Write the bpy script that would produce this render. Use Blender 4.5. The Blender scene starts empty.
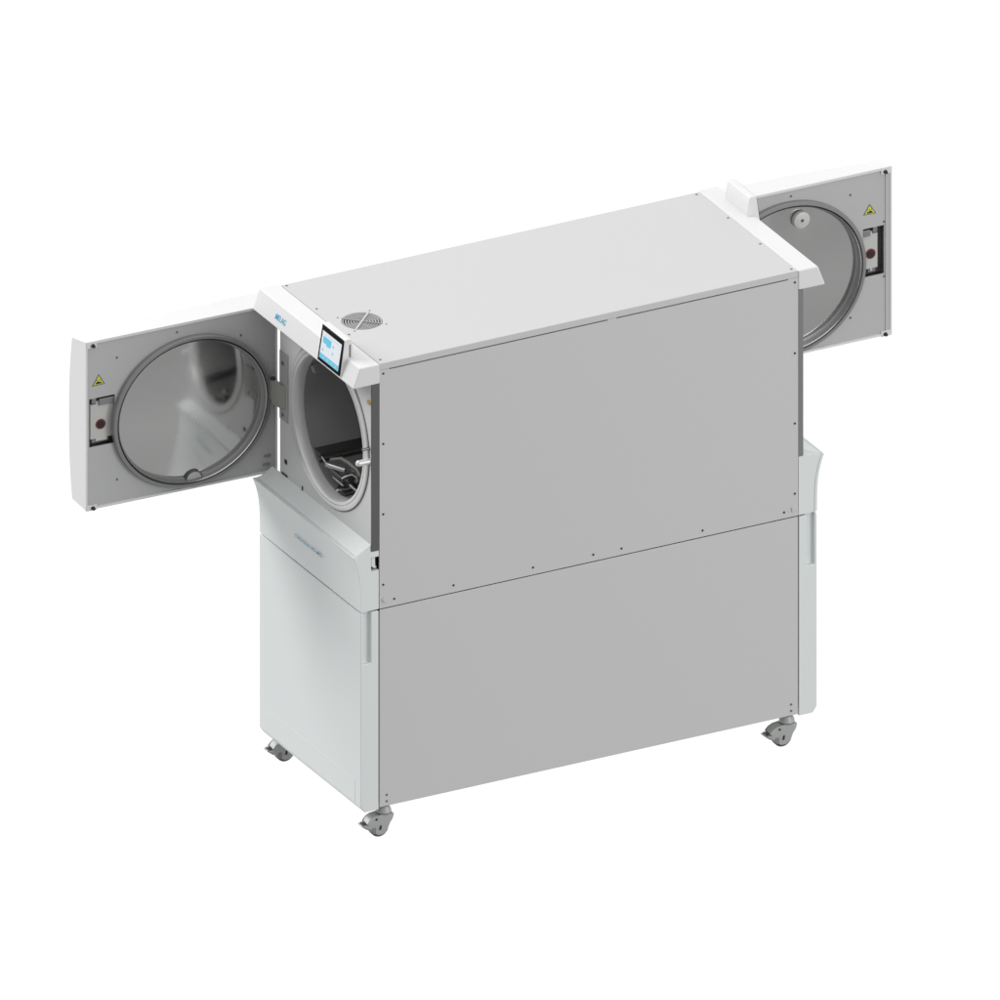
import bpy, bmesh, math, random
from mathutils import Vector, Matrix
random.seed(4)
U = 0.0028          # one unit of the drawing in metres
Z0 = 35.2           # casters touch z = 0
L, W = 473.4, 211.0
sc = bpy.context.scene
col = sc.collection
A, E = math.radians(27.85), math.radians(25.0)
ca, sa, ce, se = math.cos(A), math.sin(A), math.cos(E), math.sin(E)

# ------------------------------------------------------------ materials
def mat(name, c, rough=0.5, metal=0.0, spec=0.5, emit=None, bump=0.0, bscale=60, vary=0.0, aniso=0.0, coat=0.0):
    m = bpy.data.materials.new(name); m.use_nodes = True
    nt = m.node_tree; b = nt.nodes['Principled BSDF']
    if isinstance(c, (int, float)): c = (c, c, c)
    b.inputs['Base Color'].default_value = (*c, 1)
    b.inputs['Roughness'].default_value = rough
    b.inputs['Metallic'].default_value = metal
    b.inputs['Specular IOR Level'].default_value = spec
    b.inputs['Coat Weight'].default_value = coat
    b.inputs['Coat Roughness'].default_value = 0.1
    tc = nt.nodes.new('ShaderNodeTexCoord')
    if vary > 0:
        n = nt.nodes.new('ShaderNodeTexNoise'); n.inputs['Scale'].default_value = 7; n.inputs['Detail'].default_value = 5
        nt.links.new(tc.outputs['Object'], n.inputs['Vector'])
        r = nt.nodes.new('ShaderNodeMapRange')
        r.inputs['From Min'].default_value = .3; r.inputs['From Max'].default_value = .7
        r.inputs['To Min'].default_value = rough - vary; r.inputs['To Max'].default_value = rough + vary
        nt.links.new(n.outputs['Fac'], r.inputs['Value']); nt.links.new(r.outputs['Result'], b.inputs['Roughness'])
    if bump > 0:
        n = nt.nodes.new('ShaderNodeTexNoise'); n.inputs['Scale'].default_value = bscale; n.inputs['Detail'].default_value = 3
        nt.links.new(tc.outputs['Object'], n.inputs['Vector'])
        bp = nt.nodes.new('ShaderNodeBump'); bp.inputs['Strength'].default_value = bump; bp.inputs['Distance'].default_value = 0.002
        nt.links.new(n.outputs['Fac'], bp.inputs['Height']); nt.links.new(bp.outputs['Normal'], b.inputs['Normal'])
    if emit is not None:
        b.inputs['Base Color'].default_value = (0, 0, 0, 1)
        b.inputs['Specular IOR Level'].default_value = 0.1
        b.inputs['Emission Color'].default_value = (*emit, 1); b.inputs['Emission Strength'].default_value = 1
    return m
M = dict(
    panel=mat('grey_painted_sheet', (.565, .565, .565), .55, vary=.04, spec=.3),
    gpanel=mat('grey_painted_inner_sheet', (.475, .475, .48), .45, vary=.05),
    fplate=mat('grey_front_sheet', (.60, .605, .605), .45, vary=.05),
    white=mat('white_plastic', (.725, .725, .725), .4, spec=.35),
    cool=mat('cool_white_plastic', (.72, .755, .75), .4, spec=.35),
    dark=mat('dark_grey_profile', .1, .5),
    dark2=mat('grey_profile', .2, .5),
    black=mat('black_rubber', .012, .5),
    screw=mat('black_screw', .03, .35),
    screwg=mat('grey_screw', .2, .3, .8),
    cavity=mat('inner_frame_dark', .04, .8),
    dish=mat('polished_stainless', (.69, .685, .68), .11, 1.0, vary=.05, bump=.18, bscale=11),
    ring=mat('brushed_stainless', (.27, .27, .27), .35, .35),
    lip=mat('bright_lip', (.75, .75, .75), .2, 1.0),
    flange=mat('satin_flange', (.66, .66, .66), .35, .35),
    chamber=mat('chamber_steel', (.50, .50, .50), .48, .88, vary=.06),
    rail=mat('dark_rail', (.14, .14, .14), .5, .9),
    rod=mat('rod_steel', (.45, .45, .45), .35, .9),
    hinge=mat('hinge_casting', (.30, .30, .28), .5, .3),
    hingep=mat('hinge_plate', (.36, .36, .36), .5),
    caster=mat('caster_housing', (.40, .41, .40), .45, .2),
    castdk=mat('caster_tread', (.09, .09, .1), .5),
    castpur=mat('caster_hub', (.21, .205, .24), .4),
    yellow=mat('warning_yellow', (.62, .66, .06), .5),
    red=mat('button_red', (.20, .03, .03), .4),
    lplate=mat('latch_plate', (.55, .55, .53), .4),
    latchm=mat('latch_metal', (.3, .29, .3), .35, .6),
    orange=mat('brass_plug', (.6, .38, .12), .4, .3),
    blue=mat('blue_print', (.09, .42, .66), .5),
    teal=mat('teal_print', (.03, .33, .46), .5),
    scr=mat('screen_background', 0, emit=(.76, .80, .83)),
    scrb=mat('screen_blue', 0, emit=(.16, .56, .80)),
    scrc=mat('screen_cyan', 0, emit=(.13, .58, .76)),
    scrg=mat('screen_grey', 0, emit=(.45, .55, .72)),
    glass=mat('black_glass', .004, .3, spec=.12),
    grille=mat('grille_wire', (.40, .40, .40), .4, .2),
    grilleb=mat('fan_cavity', .09, .7),
)

# ------------------------------------------------------------ mesh builder
class MB:
    def __init__(s, f=None):
        s.bm = bmesh.new(); s.f = f; s.mats = []; s.cur = 0
    def use(s, m):
        if m not in s.mats: s.mats.append(m)
        s.cur = s.mats.index(m); return s
    def v(s, p): return s.bm.verts.new(p)
    def face(s, vs):
        try:
            fc = s.bm.faces.new(vs); fc.material_index = s.cur; return fc
        except ValueError: return None
    def box(s, x0, x1, y0, y1, z0, z1):
        vs = [s.v((x, y, z)) for x in (x0, x1) for y in (y0, y1) for z in (z0, z1)]
        for q in ((0,1,3,2),(4,6,7,5),(0,4,5,1),(2,3,7,6),(0,2,6,4),(1,5,7,3)): s.face([vs[i] for i in q])
        return s
    def prism(s, pts, a0, a1, axis='y'):
        def P(p, a): return {'y': (p[0], a, p[1]), 'x': (a, p[0], p[1]), 'z': (p[0], p[1], a)}[axis]
        lo = [s.v(P(p, a0)) for p in pts]; hi = [s.v(P(p, a1)) for p in pts]
        n = len(pts); s.face(lo); s.face(hi[::-1])
        for i in range(n): s.face([lo[i], lo[(i+1) % n], hi[(i+1) % n], hi[i]])
        return s
    def loft(s, rings, cap0=True, cap1=True, closed=False):
        R = [[s.v(p) for p in r] for r in rings]; n = len(R[0])
        m = len(R)
        for k in range(m if closed else m-1):
            a, b = R[k], R[(k+1) % m]
            for i in range(n): s.face([a[i], a[(i+1) % n], b[(i+1) % n], b[i]])
        if cap0 and not closed: s.face(R[0][::-1])
        if cap1 and not closed: s.face(R[-1])
        return s
    def cyl(s, p, d, r, h, n=24, r2=None):
        d = Vector(d).normalized(); q = d.orthogonal().normalized(); w = d.cross(q)
        p = Vector(p); r2 = r if r2 is None else r2
        rr = []
        for k, rad in ((0, r), (h, r2)):
            rr.append([p + d*k + (q*math.cos(t) + w*math.sin(t))*rad for t in [2*math.pi*i/n for i in range(n)]])
        return s.loft(rr)
    def tube(s, pts, r, n=10):
        pts = [Vector(p) for p in pts]; rings = []
        q = None
        for i, p in enumerate(pts):
            d = (pts[min(i+1, len(pts)-1)] - pts[max(i-1, 0)]).normalized()
            q = d.orthogonal().normalized() if q is None else (q - d*q.dot(d)).normalized()
            w = d.cross(q)
            rings.append([p + (q*math.cos(t) + w*math.sin(t))*r for t in [2*math.pi*k/n for k in range(n)]])
        return s.loft(rings)
    def lathe(s, c, prof, axis='y', n=96, ex=1.0, ez=1.0, closed=False):
        # prof: (radius, position along the axis); c: centre in the plane
        rings = []
        for r, a in prof:
            ring = []
            for i in range(n):
                t = 2*math.pi*i/n
                u, w = c[0] + ex*r*math.cos(t), c[1] + ez*r*math.sin(t)
                ring.append({'y': (u, a, w), 'x': (a, u, w), 'z': (u, w, a)}[axis])
            rings.append(ring)
        return s.loft(rings, cap0=False, cap1=False, closed=closed)
    def mesh(s, name):
        bm = s.bm
        for v in bm.verts:
            p = v.co.copy()
            if s.f: p = Vector(s.f(p))
            v.co = p*U
        bmesh.ops.recalc_face_normals(bm, faces=bm.faces)
        me = bpy.data.meshes.new(name); bm.to_mesh(me); bm.free()
        for m in s.mats: me.materials.append(m)
        return me
    def build(s, name, m=None, parent=None, bevel=0, seg=2, smooth=False, cut=None, label=None):
        if m is not None and not s.mats: s.mats = [m]
        me = s.mesh(name)
        o = bpy.data.objects.new(name, me); col.objects.link(o)
        for ct in ([] if cut is None else cut if isinstance(cut, list) else [cut]):
            c = bpy.data.objects.new('tool', ct.mesh('tool')); col.objects.link(c)
            md = o.modifiers.new('b', 'BOOLEAN'); md.operation = 'DIFFERENCE'; md.solver = 'EXACT'; md.object = c
            dg = bpy.context.evaluated_depsgraph_get()
            nm = bpy.data.meshes.new_from_object(o.evaluated_get(dg)); nm.name = name
            o.modifiers.clear(); o.data = nm; bpy.data.objects.remove(c)
        if bevel:
            md = o.modifiers.new('bevel', 'BEVEL'); md.width = bevel*U; md.segments = seg; md.limit_method = 'ANGLE'
            md.angle_limit = math.radians(40)
            if cut is None:
                for p in o.data.polygons: p.use_smooth = True
                md.harden_normals = True
        if smooth:
            for p in o.data.polygons: p.use_smooth = True
            if smooth != 'all': o.data.set_sharp_from_angle(angle=math.radians(38))
        if parent: o.parent = parent
        if label: o['label'] = label
        return o
def thing(name, loc, label, cat, group=None):
    o = bpy.data.objects.new(name, None); col.objects.link(o); o.location = Vector(loc)*U
    o.empty_display_size = .1
    o['label'] = label; o['category'] = cat
    if group: o['group'] = group
    return o

def text(body, name, m, parent, origin, right, up, size, sx=1.0, depth=.15):
    cu = bpy.data.curves.new(name, 'FONT'); cu.body = body; cu.size = 1; cu.align_x = 'CENTER'; cu.align_y = 'CENTER'
    cu.offset = .012
    t = bpy.data.objects.new('tmp', cu); col.objects.link(t)
    dg = bpy.context.evaluated_depsgraph_get()
    me = bpy.data.meshes.new_from_object(t.evaluated_get(dg)); bpy.data.objects.remove(t)
    r = Vector(right).normalized(); u = Vector(up).normalized(); n = r.cross(u)
    o0 = Vector(origin)
    for v in me.vertices:
        v.co = (o0 + r*v.co.x*size*sx + u*v.co.y*size + n*depth)*U
    me.materials.clear(); me.materials.append(m); me.name = name
    o = bpy.data.objects.new(name, me); col.objects.link(o); o.parent = parent
    return o

# ------------------------------------------------------------ cabinet (lower, on casters)
cab = thing('cabinet', (0, 0, Z0), 'pale grey rolling base cabinet on casters beneath the steriliser', 'cabinet')
MB().box(1.5, L-1.5, 1.8, W-1.8, 3, 218.6).build('frame', M['cavity'], cab)
for y0, y1 in ((0, 1.7), (W-1.7, W)):
    MB().box(0, L, y0, y1, 0, 218).build('side_panel', M['panel'], cab, bevel=.7)
MB().box(1.6, L-1.6, 1.9, W-1.9, .3, 2.8).build('bottom_panel', M['panel'], cab)
for e in (0, 1):
    f = (lambda p: p) if e == 0 else (lambda p: (L-p[0], p[1], p[2]))
    d = MB(f).prism([(-21.3, 217.4), (-21.3, 4.6), (-16.8, -2), (-1, -2), (-1, 217.4)], 0, 217)
    g = MB(f).box(-18.6, -9.5, -5, 5, 161.5, 230)
    dr = d.build('door', M['cool'], cab, bevel=.7, cut=g)
    MB(f).box(-21.5, -21.25, 12, 205, 6, 31).build('kick_plate', M['cool'], dr)
    for z in (12.5, 5.5): MB(f).cyl((8, .3, z), (0, -1, 0), 1.1, .9, 12).build('screw', M['screwg'], cab)
    MB(f).prism([(3, 228.4), (5, 225), (7.5, 224.6), (7.5, 226.5), (5, 230)], -1.2, .2, 'y').build('locking_tab', M['panel'], cab, bevel=.4)

def make_caster(x, y):
    off = (x, y, 0)
    f = lambda p: (p[0]+x, p[1]+y, p[2])
    b = MB(f); b.use(M['screwg']); b.lathe((0, 0), [(.01, -.1), (6.2, -.1), (6.2, -2.4), (.01, -2.4)], 'z', 28)
    b.use(M['caster']); b.lathe((0, 0), [(.01, -2.5), (5.5, -2.5), (7.6, -6.5), (8.1, -9.3), (.01, -9.3)], 'z', 28)
    b.use(M['castdk']); b.lathe((0, 0), [(.01, -9.35), (7.4, -9.35), (7.4, -10.3), (.01, -10.3)], 'z', 28)
    root = b.build('caster', None, cab, smooth=True)
    # housing: hooded fork seen from the side (x, z), leaning towards -x
    prof = [(8.2, -11), (8.6, -12.5), (7.2, -17), (4.2, -21), (2.2, -26), (-.8, -30.4), (-4.5, -31.8), (-9, -31.8), (-12.5, -30),
            (-15, -26.5), (-20.5, -22.6), (-24.8, -20.6), (-24.2, -19.2), (-20.5, -19.4), (-22, -17.2), (-18.5, -13.6), (-13.5, -11.2), (-8, -10.6), (-5, -10.4)]
    cx, cz = -6, -20
    h = MB(f).use(M['caster'])
    for s1 in (-1, 1):
        rings = []
        for yy, k in ((4.5, 1.0), (6.0, 1.0), (6.7, .93)):
            rings.append([(cx+(px-cx)*k, s1*yy, cz+(pz-cz)*k) for px, pz in prof])
        h.loft(rings)
    h.prism([(8.0, -10.9), (8.3, -12.5), (5.5, -14.5), (-2, -13.6), (-10, -14), (-15.5, -16.5), (-18.3, -18.8), (-21, -17.4), (-18.3, -13.8), (-13.4, -11.3), (-8, -10.7), (-5, -10.5)], -4.45, 4.45)
    h.build('fork', None, root, smooth=True)
    w = MB(f); w.use(M['castdk'])
    w.lathe((-6.2, -25.0), [(.01, -4.2), (8.6, -4.2), (10.2, -3.2), (10.2, 3.2), (8.6, 4.2), (.01, 4.2)], 'y', 40)
    w.build('wheel', None, root, smooth=True)
    hb = MB(f); hb.use(M['castpur']); hb.prism([(-17.5,-25.2),(-14.6,-29.4),(-11.8,-29),(-12,-22.8),(-15.4,-22.2)], -7.2, 7.2)
    hb.build('brake_block', None, root, bevel=.5)
    ax = MB(f); ax.use(M['black']); ax.prism([(-8.6, -26), (-7.4, -21.5), (-5.8, -21.3), (-6.2, -26)], -7.2, 7.2); ax.build('axle', None, root, smooth=True)
    pd = MB(f); pd.use(M['caster'])
    pd.prism([(-19, -23.2), (-26.6, -18.6), (-27.4, -19.6), (-20.5, -25)], -4.6, 4.6)
    pd.build('brake_pedal', None, root, bevel=.35)
    tp = MB(f); tp.use(M['black']); tp.cyl((-11.5, -6.6, -14), (0, -1, 0), 1.2, .6, 12); tp.build('rivet', None, root)
    return root
c0 = make_caster(9.5, 9.5)
for dx, dy in ((0, 201.2), (456, 0), (456, 201.2)):
    r = c0.copy(); col.objects.link(r); r.location = Vector((dx, dy, 0))*U; r.parent = cab
    for ch in list(c0.children):
        k = ch.copy(); col.objects.link(k); k.parent = r

# ------------------------------------------------------------ autoclave (upper)
CY, CZ = 90.0, 384.0
ac = thing('steriliser', (0, 0, Z0), 'long grey box-shaped steam steriliser open at both ends, standing on the rolling cabinet', 'steriliser')
gaps = [(11, 258), (268, 462)]
ZT = 482.2
pts = [(0, 219.3), (L, 219.3), (L, ZT)]
for a, b in reversed(gaps): pts += [(b, ZT), (b, ZT-1.1), (a, ZT-1.1), (a, ZT)]
pts += [(0, ZT)]
# remove duplicate end corners
sp = MB().prism(pts, 0, 1.7).build('side_panel', M['panel'], ac)
MB().box(0, L, W-1.7, W, 219.3, ZT).build('side_panel', M['panel'], ac, bevel=.6)
tc = MB(); tc.prism([(0.0, ZT+.02), (0.0, 489.5), (W, 489.5), (W, ZT+.1), (W-1.6, ZT+.1), (W-1.6, 487.8), (1.6, 487.8), (1.6, ZT+.02)], .1, L-.1, 'x')
FX, FY = (0, 0), 0
fan_c = None
def pixz(x, y, z):
    u = x-379.6; v = 807.6-y-.9063*z
    return ((u*.3737+.4672*v)/.4226, (.8842*v-.1974*u)/.4226)
fx, fy = pixz(362.0, 321.0, 489.5)
tcut = MB().cyl((fx, fy, 480), (0, 0, 1), 20.6, 20, 64)
tc.build('top_panel', M['panel'], ac, bevel=.5, cut=tcut)
MB().box(2, L-2, 2.2, 5.5, 221, 481.5).build('inner_frame', M['cavity'], ac)
MB().box(1, L-1, 2.2, W-2.2, 219.4, 222).build('bottom_panel', M['cavity'], ac)
MB().box(11, L-11, 1.75, 2.15, 470, 487).build('joint_seal', M['cavity'], ac)
# fan
fan = MB().use(M['grilleb']).cyl((fx, fy, 481), (0, 0, 1), 20.5, 1, 64).build('fan', None, ac)
g = MB().use(M['grille'])
for r in (2.6, 5.4, 8.2, 11, 13.8, 16.6, 19.3):
    g.lathe((fx, fy), [(r-.72, 487.6), (r-.72, 488.9), (r+.72, 488.9), (r+.72, 487.6)], 'z', 72, closed=True)
g.build('grille', None, fan, smooth=True)
for s1 in (1, -1):
    g = MB()
    d = Vector((1, s1, 0)).normalized(); n = Vector((-d.y, d.x, 0))
    wd = .8 if s1 > 0 else .55
    ln = 22.5 if s1 > 0 else 22
    q = [Vector((fx, fy, 0)) + d*a + n*b for a, b in ((-ln, -wd), (ln, -wd), (ln, wd), (-ln, wd))]
    g.prism([(p.x, p.y) for p in q], 489.0 if s1 > 0 else 488.95, 489.9 if s1 > 0 else 489.75, 'z')
    g.build('grille_bar', M['panel'] if s1 > 0 else M['grille'], fan)
for k in range(4):
    t = math.pi/4 + k*math.pi/2
    MB().cyl((fx+25.5*math.cos(t), fy+25.5*math.sin(t), 489.4), (0, 0, 1), .8, .6, 12).build('screw', M['screwg'], fan)
# screws: each one an object, copied
def screws(plist, d, r=1.25, m='screw', h=.5, n=14):
    first = None
    for p in plist:
        if first is None:
            b = MB(); b.cyl((0, 0, 0), d, r, h, n); b.mats = [M[m]]
            me = b.mesh('screw'); first = me
        o = bpy.data.objects.new('screw', first); col.objects.link(o); o.parent = ac; o.location = Vector(p)*U
def side(x, y):     # pixel on the near side panel (Y = 0)
    X = (x-379.6)/.8842; return (X, -.02, (807.6-y-.1974*X)/.9063)
screws([side(*p) for p in ((383.3, 373.5), (383.2, 443.8), (383.2, 514.2), (383.2, 584.6), (394.2, 598.7), (453.4, 585.2), (533, 567.4),
       (593.2, 554.6), (621.4, 548.4), (702.5, 530.4), (784, 512.4), (794.8, 282.4), (794.8, 353.2), (794.8, 423.4), (794.8, 493.6))], (0, -1, 0), 1.15)
tps = [(286.6, 285.8), (316.6, 309), (349, 334.6), (380.3, 359.8), (728, 218.0), (760.2, 244), (791.3, 269.3), (696.5, 194.6)]
screws([(*pixz(x, y, 489.5), 489.45) for x, y in tps], (0, 0, 1), 1.2, 'screwg', .5)
for X in (2.2, L-8.5):
    MB().prism([(X, 229.4), (X+1.6, 226.6), (X+5.6, 226.2), (X+5.6, 228.4), (X+3, 230.8)], -1.3, .1).build('locking_tab', M['panel'], ac, bevel=.4)

def end_parts(e):
    f = (lambda p: p) if e == 0 else (lambda p: (L-p[0], p[1], p[2]))
    FT = 9.0 if e == 0 else 6.0           # depth of the end frame
    # end plate with the chamber opening
    hole = MB(f).cyl((-20, CY, CZ), (1, 0, 0), 79, 40, 128)
    pl = MB(f).box(-FT, -.3, 1.6, 196 if e == 0 else 199, 282.5, 487)
    plate = pl.build('front_plate' if e == 0 else 'rear_plate', M['fplate'], ac, cut=hole)
    MB(f).box(-FT, -.3, 0.1, 1.5, 284.2, 467.8).build('edge_profile', M['dark'] if e == 0 else M['dark2'], ac, bevel=.3)
    # flange
    fl = MB(f).use(M['flange'])
    fl.lathe((CY, CZ), [(84.9, -FT-.05), (84.6, -FT-1.6), (82.2, -FT-2.6), (79.5, -FT-2.3), (79.3, -FT-1.4), (78.6, -FT-1.4), (78.4, -FT-2.4), (75.6, -FT-2.2), (74.4, -FT-.6), (74.2, 1.0), (78.8, 1.0), (78.8, -FT-.05)], 'x', 128, closed=True)
    fl.build('chamber_flange', None, ac, smooth=True)
    s = MB(f).use(M['dark']); s.lathe((CY, CZ), [(85.1, -FT-.02), (85.1, -FT-.45), (86.0, -FT-.45), (86.0, -FT-.02)], 'x', 128, closed=True)
    s.build('flange_seam', None, ac, smooth=True)
    # hood
    hd = MB(f).prism([(-.1, 468.2), (-.1, 489.45), (-22.3, 489.5), (-30.3, 468)], -1, 215.3)
    hood = hd.build('hood', M['white'], ac, bevel=1.3, seg=3)
    # fascia under the opening
    pr = [(-29.5, 281.2), (-27.4, 275.5), (-25.6, 269.9), (-23.9, 263), (-22.7, 256.1), (-21.9, 247.5), (-21.6, 239.3), (-21.3, 219.4)]
    sk = pr + [(x+3.0, z) for x, z in pr[::-1]]
    sk[len(pr)] = (-18.3, 219.4)
    fas = MB(f).prism(sk, -.3, 216.3).build('fascia', M['cool'], ac, bevel=.35, smooth=False)
    for p in fas.data.polygons: p.use_smooth = True
    bodyp = [(x+3.2, z-.4 if i == 0 else z) for i, (x, z) in enumerate(pr)] + [(-.8, 219.4), (-.8, 283.6), (-FT, 283.6)]
    cutb = MB(f).box(-9.5, 0, -5, 6, 262.5, 277.5)
    MB(f).prism(bodyp, .3, 216).build('fascia_body', M['cool'], fas, cut=cutb if e == 0 else None)
    MB(f).prism([(-25.8, 281.9), (-FT-.05, 291.2), (-FT-.05, 281.4), (-24, 279)], 1.5, 212).build('top_ledge', M['cool'], fas)
    if e == 0: MB(f).box(-9.4, -.9, 5.2, 5.9, 262.6, 277.4).build('latch_recess', M['cavity'], fas)
    if e == 0: MB(f).prism([(-8.3, 267), (-8.3, 276.3), (-4.4, 277.2), (-4.0, 266.5), (-2.2, 265.8), (-4.6, 264.2)], 1.6, 3.4).build('latch_clip', M['cool'], fas, bevel=.3)
    return f, FT, plate, hood, fas
f0, FT0, plate0, hood0, fas0 = end_parts(0)
f1, FT1, plate1, hood1, fas1 = end_parts(1)

# chamber tube
ch = MB().use(M['chamber'])
ch.lathe((CY, CZ), [(74.2, 1.05), (74.2, L-1.05), (78.5, L-1.05), (78.5, 1.05)], 'x', 128, closed=True)
chamber = ch.build('chamber', None, ac, smooth=True)
for sgn in (1, -1):
    b = MB().use(M['rail'])
    yy = lambda k: CY + sgn*k
    P = [(yy(56), 336), (yy(43), 334.5), (yy(43), 332), (yy(54), 332.5), (yy(50.5), 326.5), (yy(44), 326), (yy(44), 324), (yy(52.5), 324), (yy(59), 332)]
    b.prism(P, 3, L-3, 'x')
    b.build('guide_rail', None, chamber)
# nozzle on the chamber wall
b = MB().use(M['hinge']); b.cyl((4, 149, 424), (-.3, -1, -.5), 3.0, 7, 16, 1.8); b.build('nozzle', None, chamber, smooth=True)

# details of the front plate
def fp(x, y, X=-9.0):
    Y = (.8842*X-(x-379.6))/.4672
    return (X, Y, (807.6-y-.1974*X-.3737*Y)/.9063)
def on_plate(name, m, x, y, r=None, w=None, h=None, t=.6):
    p = fp(x, y)
    b = MB()
    if r: b.cyl((p[0]+.05, p[1], p[2]), (-1, 0, 0), r, t, 16)
    else: b.box(-9-t, -8.98, p[1]-w/2, p[1]+w/2, p[2]-h/2, p[2]+h/2)
    return b.build(name, m, plate0)
on_plate('slot', M['black'], 286, 461.8, w=5, h=4.6)
on_plate('slot', M['black'], 284.8, 474.5, w=12, h=2.0)
on_plate('slot', M['black'], 302.6, 488.3, w=2, h=4.5)
on_plate('plug', M['orange'], 369.2, 402, r=2.6, t=1.4)
pb = fp(369.2, 402)
# locating pins beside the opening
b = MB().use(M['flange']); b.cyl((-9, 1.9+2.6, 382.5), (-1, 0, 0), 3.3, 13, 20); b.cyl((-22, 4.5, 382.5), (-1, 0, 0), 3.3, 2, 20, 2.0)
b.build('locating_pin', None, plate0, smooth=True)
b = MB().use(M['screwg']); b.cyl((-9, 4.5, 396.5), (-1, 0, 0), 1.7, 8, 16, 1.5); b.build('switch_pin', None, plate0, smooth=True)

# hinge (front) and its mirror
def hinge(f, FT, YP):
    h = MB(f).box(-FT-1.0, -FT-.02, 178, YP-.3, 352, 427).build('hinge', M['hingep'], ac, bevel=.3)
    k = 9-FT
    arm = [(-12.6+k, 214), (-12.8+k, 209), (-16+k, 201), (-14.5+k, 188), (-FT-1.05, 182), (-FT-1.05, 205), (-6, 214)]
    MB(f).prism(arm, 366.5, 391.5, 'z').build('hinge_arm', M['hinge'], h, bevel=.7)
    MB(f).cyl((-13+k, 204, 391.55), (0, 0, 1), 3.0, 2.2, 20, 2.3).build('hinge_pin', M['black'], h, smooth=True)
    MB(f).cyl((-FT-1.0, 188, 415), (-1, 0, 0), 2.0, .8, 16).build('bolt', M['screwg'], h)
    MB(f).cyl((-FT-1.0, 188, 358), (-1, 0, 0), 1.7, .8, 16).build('bolt', M['screwg'], h)
hinge(f0, 9, 196); hinge(f1, 6, 199)

# displays (rear one turned about the middle of the machine)
def display(f, tilt_out):
    pf = [(-30.6, 470.4), (-25.2, 508.8), (-24.2, 510), (-18.6, 510), (-17.2, 508.6), (-14.4, 489.0), (-17, 480), (-27, 470)]
    d = MB(f).prism(pf, 26.4, 74.6).build('display', M['white'], ac, bevel=.9, seg=3)
    b0, t0 = Vector((-31.0, 0, 471.0)), Vector((-24.8, 0, 509.2))
    ax = (t0-b0); Ln = ax.length; ax.normalize(); n = Vector((-ax.z, 0, ax.x))     # outward (-x, up)
    def quad(bm, y0, y1, a0, a1, h0, h1):
        q = []
        for hh in (h0, h1):
            for yy, aa in ((y0, a0), (y1, a0), (y1, a1), (y0, a1)):
                p = b0 + ax*aa + n*hh; q.append(bm.v((p.x, yy, p.z)))
        for k in ((0,1,2,3),(7,6,5,4),(0,4,5,1),(1,5,6,2),(2,6,7,3),(3,7,4,0)): bm.face([q[i] for i in k])
    bz = MB(f).use(M['glass']); quad(bz, 27.2, 74.0, .2, Ln-.2, -.9, .8); bz.build('bezel', None, d, bevel=1.6, seg=3)
    s = MB(f)
    s.use(M['scr']); quad(s, 30.6, 70.6, 4.2, Ln-5.6, .78, .9)
    s.use(M['scrb']); quad(s, 50.5, 67.5, 21.3, 28.2, .88, .97)
    quad(s, 52.5, 60, 19.8, 21.2, .88, .97)
    s.use(M['scrc']); quad(s, 30.9, 70.3, 4.4, 9.6, .88, .97)
    s.use(M['scrg'])
    for y in (34.6, 43, 51.5, 60): quad(s, y, y+4.0, 5.9, 7.9, .96, 1.02)
    quad(s, 44.5, 47.0, 15.2, 18.4, .88, .97); quad(s, 64.5, 67.0, 12.4, 15.6, .88, .97); quad(s, 44.5, 47.5, 22.6, 25.8, .88, .97)
    for k in range(3): quad(s, 34-0*k, 66, 30.2+0*k, 30.6, .88, .95)
    s.build('screen', None, d)
    MB(f).use(M['screwg']).prism([(-20.6, 490.5), (-20.2, 503.5), (-18.8, 504.5), (-18.6, 490.5)], 26.0, 26.45).build('port', None, d)
    return d
display(f0, 1)
display(lambda p: (L-p[0], W-p[1], p[2]), 1)

# writing
nrm = Vector((-30.3+22.3, 0, 468-489.5)).normalized()
lc = Vector((-26.6, 0, 477.6))
p_ = Vector((-26.9, (-.8842*26.9-(280.6-379.6))/.4672, 477.6))
text('MELAG', 'logo', M['blue'], hood0, p_, (0, -1, 0), (-nrm.x, 0, -nrm.z), 8.2, .84, .3)
pm = ((308.2-379.6))
yl = (.8842*-22.9-pm)/.4672 - .6
text('Cliniclave 45 MD', 'type_lettering', M['teal'], fas0, (-22.75, yl, (807.6-545.6+.1974*22.7-.3737*yl)/.9063), (0, -1, 0), (-.12, 0, 1), 5.2, 1.62, .6)

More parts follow.
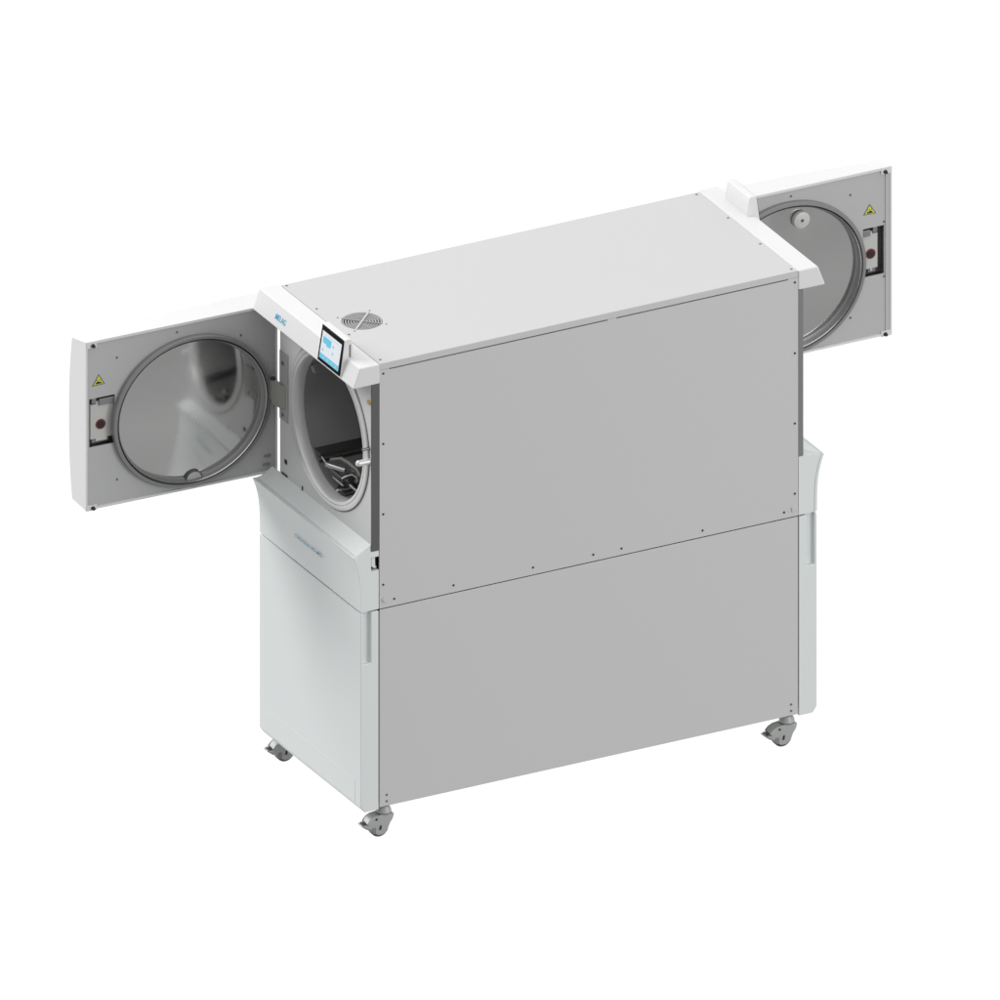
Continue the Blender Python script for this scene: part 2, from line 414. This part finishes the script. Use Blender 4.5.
# ------------------------------------------------------------ doors
def door(side):
    # side -1: front door, opens towards -x; +1: rear door
    LD, H = 213.8, 185.4
    if side < 0:
        org = (-1.3, 216, 282.6); phi = 1.63; rim = 2.0
    else:
        org = (481.0, 216, 282.6); phi = 0.0; rim = 2.0; LD = 212.6
    m = side
    F = lambda p: (m*p[0], p[1], p[2])
    u0 = 379.6+.8842*org[0]-.4672*org[1]; v0 = 807.6-(.1974*org[0]+.3737*org[1]+.9063*org[2])
    d = Vector((m*math.cos(math.radians(phi)), math.sin(math.radians(phi))))
    ks, kv = .8842*d.x-.4672*d.y, .1974*d.x+.3737*d.y
    nY = (.4672*math.cos(math.radians(phi)), .3737)
    def pl(x, y, dep=1.4):           # pixel -> (s, z) on the door at depth dep
        s = (x-u0+.4672*dep)/ks
        return s, (v0-y-kv*s-.3737*dep)/.9063
    # shell
    NS, NZ = 14, 18
    b = MB(F)
    def outer(i, j):
        a, c = i/NS, j/NZ
        zt = H-7*a**2; zb = 1.0
        z = zb+(zt-zb)*c
        dep = 31 + 7*(1-abs(2*c-1)**2.5)*(.5+.5*a)
        return (LD*a - (0 if i < NS else 0), dep, z)
    front = [[b.v((LD*i/NS, 0, H*j/NZ)) for j in range(NZ+1)] for i in range(NS+1)]
    back = [[b.v(outer(i, j)) for j in range(NZ+1)] for i in range(NS+1)]
    for i in range(NS):
        for j in range(NZ):
            b.face([back[i][j], back[i+1][j], back[i+1][j+1], back[i][j+1]])
            b.face([front[i][j], front[i][j+1], front[i+1][j+1], front[i+1][j]])
    for j in range(NZ):
        b.face([front[0][j], back[0][j], back[0][j+1], front[0][j+1]])
        b.face([front[NS][j], front[NS][j+1], back[NS][j+1], back[NS][j]])
    for i in range(NS):
        b.face([front[i][0], front[i+1][0], back[i+1][0], back[i][0]])
        b.face([front[i][NZ], back[i][NZ], back[i+1][NZ], front[i+1][NZ]])
    cutter = MB(F).prism([(-5, 2.2), (29.5, 3.5), (29.5, H-11), (-5, H-1.4), (-5.1, H-1.4)], 2, LD-rim, 'x')
    sh = b.build('door', M['white'], ac, cut=cutter, smooth=True)
    sh.location = Vector(org)*U; sh.rotation_euler = (0, 0, -math.radians(phi))
    if side < 0: sh.rotation_euler = (0, 0, -math.radians(phi))
    cs, cz = (96.3, 86.8) if side < 0 else (93.5, 86.8)
    RX, RZ = 88.2, 82.6
    if side > 0: RX, RZ = 88.4, 84.5
    # panel with hole and latch opening
    s0, s1, z0, z1 = 180.5, (LD-rim-2.5 if side < 0 else 204.5), 68, 121.5
    cp = MB(F); cp.lathe((cs, cz), [(RX-2.5, -6), (RX-2.5, 12)], 'y', 96, ez=(RZ-2.5)/(RX-2.5))
    # close the cutter
    bmesh.ops.holes_fill(cp.bm, edges=[e for e in cp.bm.edges if e.is_boundary], sides=200)
    MB(F).box(2.1, LD-rim-.1, 1.4, 2.8, 2.3, H-3.4).build('inner_panel', M['gpanel'], sh, cut=[cp, MB(F).box(s0, s1, -6, 12, z0, z1)])
    if side > 0: MB(F).box(LD-7, LD-rim-.15, .5, 1.38, 2.4, H-3.5).build('edge_fold', M['gpanel'], sh, bevel=.3)
    # sealing ring
    k = lambda r: r
    ez = RZ/RX
    rg = MB(F).use(M['ring'])
    rg.lathe((cs, cz), [(RX, 1.35), (RX, -3.4), (RX-.8, -4.4), (RX-3.9, -4.6), (RX-4.3, -2.6), (RX-4.35, 1.35)], 'y', 128, ez=ez, closed=True)
    rg.build('seal_ring', None, sh, smooth=True)
    gk = MB(F).use(M['black'])
    gk.lathe((cs, cz), [(RX-4.3, 1.2), (RX-4.3, -.6), (RX-5.3, -.8), (RX-5.3, 1.2)], 'y', 128, ez=ez, closed=True)
    gk.build('gasket', None, sh, smooth=True)
    lp = MB(F).use(M['lip'])
    lp.lathe((cs, cz), [(RX-5.3, -1.0), (RX-5.3, -3.6), (RX-5.8, -4.3), (RX-6.3, -3.6), (RX-6.3, -1.0)], 'y', 128, ez=ez, closed=True)
    lp.build('lip', None, sh, smooth=True)
    R = RX-6.3
    ds = MB(F).use(M['dish'])
    prof = [(R, -3.4), (R-.2, 0), (R-.6, 1.8), (R-1.2, 2.7), (R-2.4, 3.2)]
    ds.use(M['ring']).lathe((cs, cz), prof, 'y', 128, ez=ez); ds.use(M['dish'])
    prof = prof[-1:]
    prof += [(r, 3.2-5.2*(1-(r/(R-2.4))**2)) for r in (R-8, R-14, R-24, R-36, R-50, R-64, 8, .02)]
    ds.lathe((cs, cz), prof, 'y', 128, ez=ez)
    dish = ds.build('dish', None, sh, smooth='all')
    # boss / knob in the dish
    if side < 0:
        s, z = pl(192.5, 476, 4)
        MB(F).use(M['castdk']).lathe((s, z-2), [(9.4, 4), (9.4, .2), (8.4, -.1), (8.4, 4)], 'y', 40, closed=True).use(M['lplate']).lathe((s, z-2), [(8.3, 4), (8.3, .4), (.02, .2)], 'y', 40).build('valve_boss', None, dish, smooth=True)
        MB(F).use(M['black']).cyl((s, .3, z-3), (0, -1, 0), 1.4, .4, 14).build('valve_hole', None, dish)
        s, z = pl(195, 417, 1); MB(F).use(M['dish']).lathe((s, z), [(3.0, 0), (3.0, -2.15), (2.2, -2.15), (2.2, 0)], 'y', 24, closed=True).build('stud', None, dish, smooth=True)
    else:
        s, z = pl(802.3, 220.6, -4)
        MB(F).use(M['lplate']).lathe((s, z), [(.01, -4.2), (7.6, -4.2), (8.8, -3.6), (9.1, -2.4), (9.1, 1), (.01, 1)], 'y', 40).build('steam_baffle', None, dish, smooth=True)
        MB(F).use(M['castdk']).cyl((s, -4.1, z), (0, -1, 0), 1.7, .5, 14).build('screw', None, dish)
        MB(F).use(M['ring']).cyl((s, 5, z), (0, -1, 0), 4, 5, 20).build('baffle_stem', None, dish)
    # latch
    la = MB(F).use(M['latchm']).box(s0-6, s1+2 if side > 0 else s1+1.5, 12, 13, z0-2, z1+2)
    lat = la.build('latch', None, sh)
    w0, w1 = (s0-1, s1-3.0) if side < 0 else (s0+2, s1-5.5)
    zc = (z0+z1)/2-3
    MB(F).use(M['lplate']).prism([(w0, zc-17), (w0+8, zc-17), (w0+8, zc-20), (w1-6, zc-20), (w1-6, zc-17), (w1, zc-17), (w1, zc+21), (w1-6, zc+21), (w1-6, zc+24), (w1-11, zc+24), (w1-11, zc+20), (w0, zc+20)], 5, 8).build('latch_plate', None, lat, bevel=.4)
    for bx in ((w0-1, w1-9, 3, 11, z1-10, z1-3), (w0+6, w1-2, 6, 11, z0+2, z0+7), (w1-6, w1-1, 3.4, 11.5, z1-7, z1-1)):
        MB(F).box(*bx).build('latch_bar', M['latchm'], lat, bevel=.5)
    bs, bz = pl(100.6, 424, 4.5) if side < 0 else pl(870.7, 253.8, 4.5)
    MB(F).use(M['red']).cyl((bs, 4.95, bz), (0, -1, 0), 5.4, .8, 28).build('button_surround', None, lat, smooth=True)
    MB(F).use(M['black']).cyl((bs, 4.1, bz), (0, -1, 0), 3.9, .7, 24).build('button', None, lat, smooth=True)
    # warning triangle
    tri = [(98.6, 374.2), (92.0, 386.6), (104.9, 383.6)] if side < 0 else [(869.6, 204.0), (863.2, 215.6), (876.2, 213.0)]
    T = [Vector(pl(x, y, 1.3)) for x, y in tri]; C = sum(T, Vector((0, 0)))/3
    w = MB(F).use(M['castdk']); w.prism([tuple(p) for p in T], 1.22, 1.36)
    w.use(M['yellow']); w.prism([tuple(C+(p-C)*.78) for p in T], 1.14, 1.24)
    w.use(M['black'])
    w.prism([(C.x-3.4, C.y-2.4), (C.x+3.2, C.y-2.4), (C.x+3.2, C.y-1.2), (C.x+1.0, C.y+.4), (C.x-.8, C.y-.4), (C.x-3.2, C.y-1.2)], 1.06, 1.15)
    for k in (-2, 0, 2): w.prism([(C.x+k-.3, C.y+.9), (C.x+k+.3, C.y+.9), (C.x+k+.3, C.y+2.2), (C.x+k-.3, C.y+2.2)], 1.06, 1.15)
    w.build('warning_sticker', None, sh)
    # screws and bumpers
    sp = [(116.8, 357.6), (177, 332.2), (240.8, 335.2), (117, 479.4)] if side < 0 else [(850.4, 195), (791, 196.2), (850.4, 317.8), (884, 221.6), (884, 276.2)]
    for x, y in sp:
        s, z = pl(x, y, 1.3)
        MB(F).use(M['screwg']).cyl((s, 1.45, z), (0, -1, 0), 1.15, .5, 12).build('screw', None, sh)
    for zz in (H-4.6, 1.6):
        s = LD-7.8
        MB(F).use(M['white']).box(s-4.5, LD-.6, -.5 if side < 0 else -.4, 1.3, zz-2.6, zz+ (4.4 if zz > 50 else 3.4)).build('corner_tab', None, sh, bevel=.4)
        MB(F).use(M['black']).cyl((s, -.5, zz), (0, -1, 0), 2.1, 2.6, 20, 1.7).build('bumper', None, sh, smooth=True)
    # small catch at the hinge side near the bottom
    if side < 0:
        for x, y in ((267, 455.6), (266, 464)):
            s, z = pl(x, y, 1.3); MB(F).box(s-3.8, s+3.8, .2, 1.35, z-1.3, z+1.3).build('cable_clip', M['hinge'], sh, bevel=.3)
    return sh
door(-1); door(1)

# ------------------------------------------------------------ rack lying in the chamber
rk = thing('instrument_rack', (12, 95, Z0+311), 'tangle of bare metal rods and brackets of a rack inside the dark open chamber', 'rack')
RO = Vector((12, 95, 311))
fr = lambda p: Vector(p)-RO
def P3(x, y, z): X, Y = pixz(x, y, z); return (X, Y, z)
MB(fr).prism([(2, 78), (44, 78), (44, 104), (10, 104), (2, 96)], 311.4, 313, 'z').build('base_plate', M['rail'], rk, bevel=.3)
MB(fr).tube([P3(327, 464.5, 330), P3(332, 466.3, 330.6), P3(345.5, 470.5, 330)], 2.7, 14).build('crossbar', M['rod'], rk, smooth=True)
MB(fr).tube([P3(322, 457, 333), P3(327, 464, 329)], 1.0).build('rod', M['rod'], rk, smooth=True)
MB(fr).tube([P3(333.5, 477, 319), P3(343.5, 486, 318)], 1.3).build('rod', M['rod'], rk, smooth=True)
MB(fr).tube([P3(336.5, 491.5, 314.2), P3(338, 489.8, 316), P3(345, 489.6, 315), P3(353, 487.8, 315)], 1.2).build('rod', M['rod'], rk, smooth=True)
MB(fr).tube([P3(342, 479, 322), P3(346, 476.5, 325), P3(352, 474.5, 327), P3(356, 477, 325), P3(357.5, 482, 320)], 1.3).build('handle', M['rod'], rk, smooth=True)
MB(fr).tube([P3(330, 460, 333), P3(341, 458.5, 334), P3(349, 463, 332), P3(357, 470, 328), P3(361, 478, 322)], 2.0, 12).build('side_rail', M['hinge'], rk, smooth=True)
MB(fr).tube([P3(347, 472, 328), P3(350.5, 469.5, 329), P3(354, 472, 328)], .9).build('rod', M['rod'], rk, smooth=True)
x0, y0 = pixz(347.5, 484, 316)
MB(fr).box(x0-1, x0+4, y0-4, y0+4, 313.1, 326).build('bracket', M['rail'], rk, bevel=.4)
MB(fr).prism([(x0+8, 313), (x0+16, 313), (x0+12, 324), (x0+8, 326)], y0-6, y0-3).build('bracket', M['hinge'], rk, bevel=.4)
MB(fr).tube([P3(350, 485, 317), P3(354, 489, 314.5), P3(357, 491, 313.5)], 1.7).build('foot', M['rod'], rk, smooth=True)
MB(fr).tube([P3(331, 469, 327), P3(340, 477, 322), P3(350, 482, 319)], 2.4).build('lower_rail', M['rail'], rk, smooth=True)
MB(fr).tube([P3(352, 478, 321), P3(358, 484, 317)], 2.2).build('rod', M['rail'], rk, smooth=True)

# ------------------------------------------------------------ world: white behind, unseen front side dimmed to shape shading and reflections
w = bpy.data.worlds.new('World'); sc.world = w; w.use_nodes = True
nt = w.node_tree; bg = nt.nodes['Background']
tcw = nt.nodes.new('ShaderNodeTexCoord'); sep = nt.nodes.new('ShaderNodeSeparateXYZ')
nt.links.new(tcw.outputs['Generated'], sep.inputs[0])
def rampf(src, stops):
    r = nt.nodes.new('ShaderNodeValToRGB'); mr = nt.nodes.new('ShaderNodeMapRange')
    mr.inputs['From Min'].default_value = -1; mr.inputs['From Max'].default_value = 1
    nt.links.new(src, mr.inputs['Value']); nt.links.new(mr.outputs['Result'], r.inputs['Fac'])
    el = r.color_ramp.elements
    while len(el) < len(stops): el.new(.5)
    for e_, (p, c) in zip(el, stops): e_.position = (p+1)/2; e_.color = (c, c, c, 1)
    return r.outputs['Color']
front_level = rampf(sep.outputs['Z'], [(-1, .28), (-.45, .42), (-.2, .34), (0, .26), (.3, .50), (.6, .85), (1, 1.1)])
dot = nt.nodes.new('ShaderNodeVectorMath'); dot.operation = 'DOT_PRODUCT'
nt.links.new(tcw.outputs['Generated'], dot.inputs[0]); dot.inputs[1].default_value = (sa, ca, 0)
fac = rampf(dot.outputs['Value'], [(-1, 0), (.02, 0), (.26, 1), (1, 1)])
mx = nt.nodes.new('ShaderNodeMix'); mx.data_type = 'RGBA'
nt.links.new(fac, mx.inputs['Factor']); nt.links.new(front_level, mx.inputs['A']); mx.inputs['B'].default_value = (1.06, 1.06, 1.06, 1)
nt.links.new(mx.outputs['Result'], bg.inputs['Color']); bg.inputs['Strength'].default_value = 1.0

def area(name, loc, tgt, size, power, c=(1, 1, 1)):
    l = bpy.data.lights.new(name, 'AREA'); l.size = size; l.energy = power; l.color = c
    o = bpy.data.objects.new(name, l); col.objects.link(o); o.location = loc
    o.rotation_euler = (Vector(tgt)-Vector(loc)).to_track_quat('-Z', 'Y').to_euler()
    return o
mid = (L/2*U, W/2*U, .8)
area('added_key', (-10.0, 12.5, 11.5), (.3, .3, .7), 9.5, 2200)  # unseen area lamp added to light the top and front faces
area('added_fill', (5.5, -9.5, 3.0), (.4, 0, .7), 6.0, 450)  # unseen area lamp added to brighten the near side faces

# ------------------------------------------------------------ camera
rt = Vector((ca, -sa, 0)); up = Vector((sa*se, ca*se, ce)); fw = Vector((sa*ce, ca*ce, -se))
c = Vector((0, 0, Z0*U)) + (rt*(500-379.6) + up*(807.6-500))*U - fw*7.0
cd = bpy.data.cameras.new('camera'); cam = bpy.data.objects.new('camera', cd); col.objects.link(cam)
cd.type = 'ORTHO'; cd.ortho_scale = 1000*U; cd.clip_end = 100; cd.clip_start = .05
cam.matrix_world = Matrix.Translation(c) @ Matrix((rt, up, -fw)).transposed().to_4x4()
sc.camera = cam
sc.render.engine = 'CYCLES'
sc.view_settings.view_transform = 'Standard'; sc.view_settings.look = 'None'
sc.view_settings.exposure = 0; sc.view_settings.gamma = 1
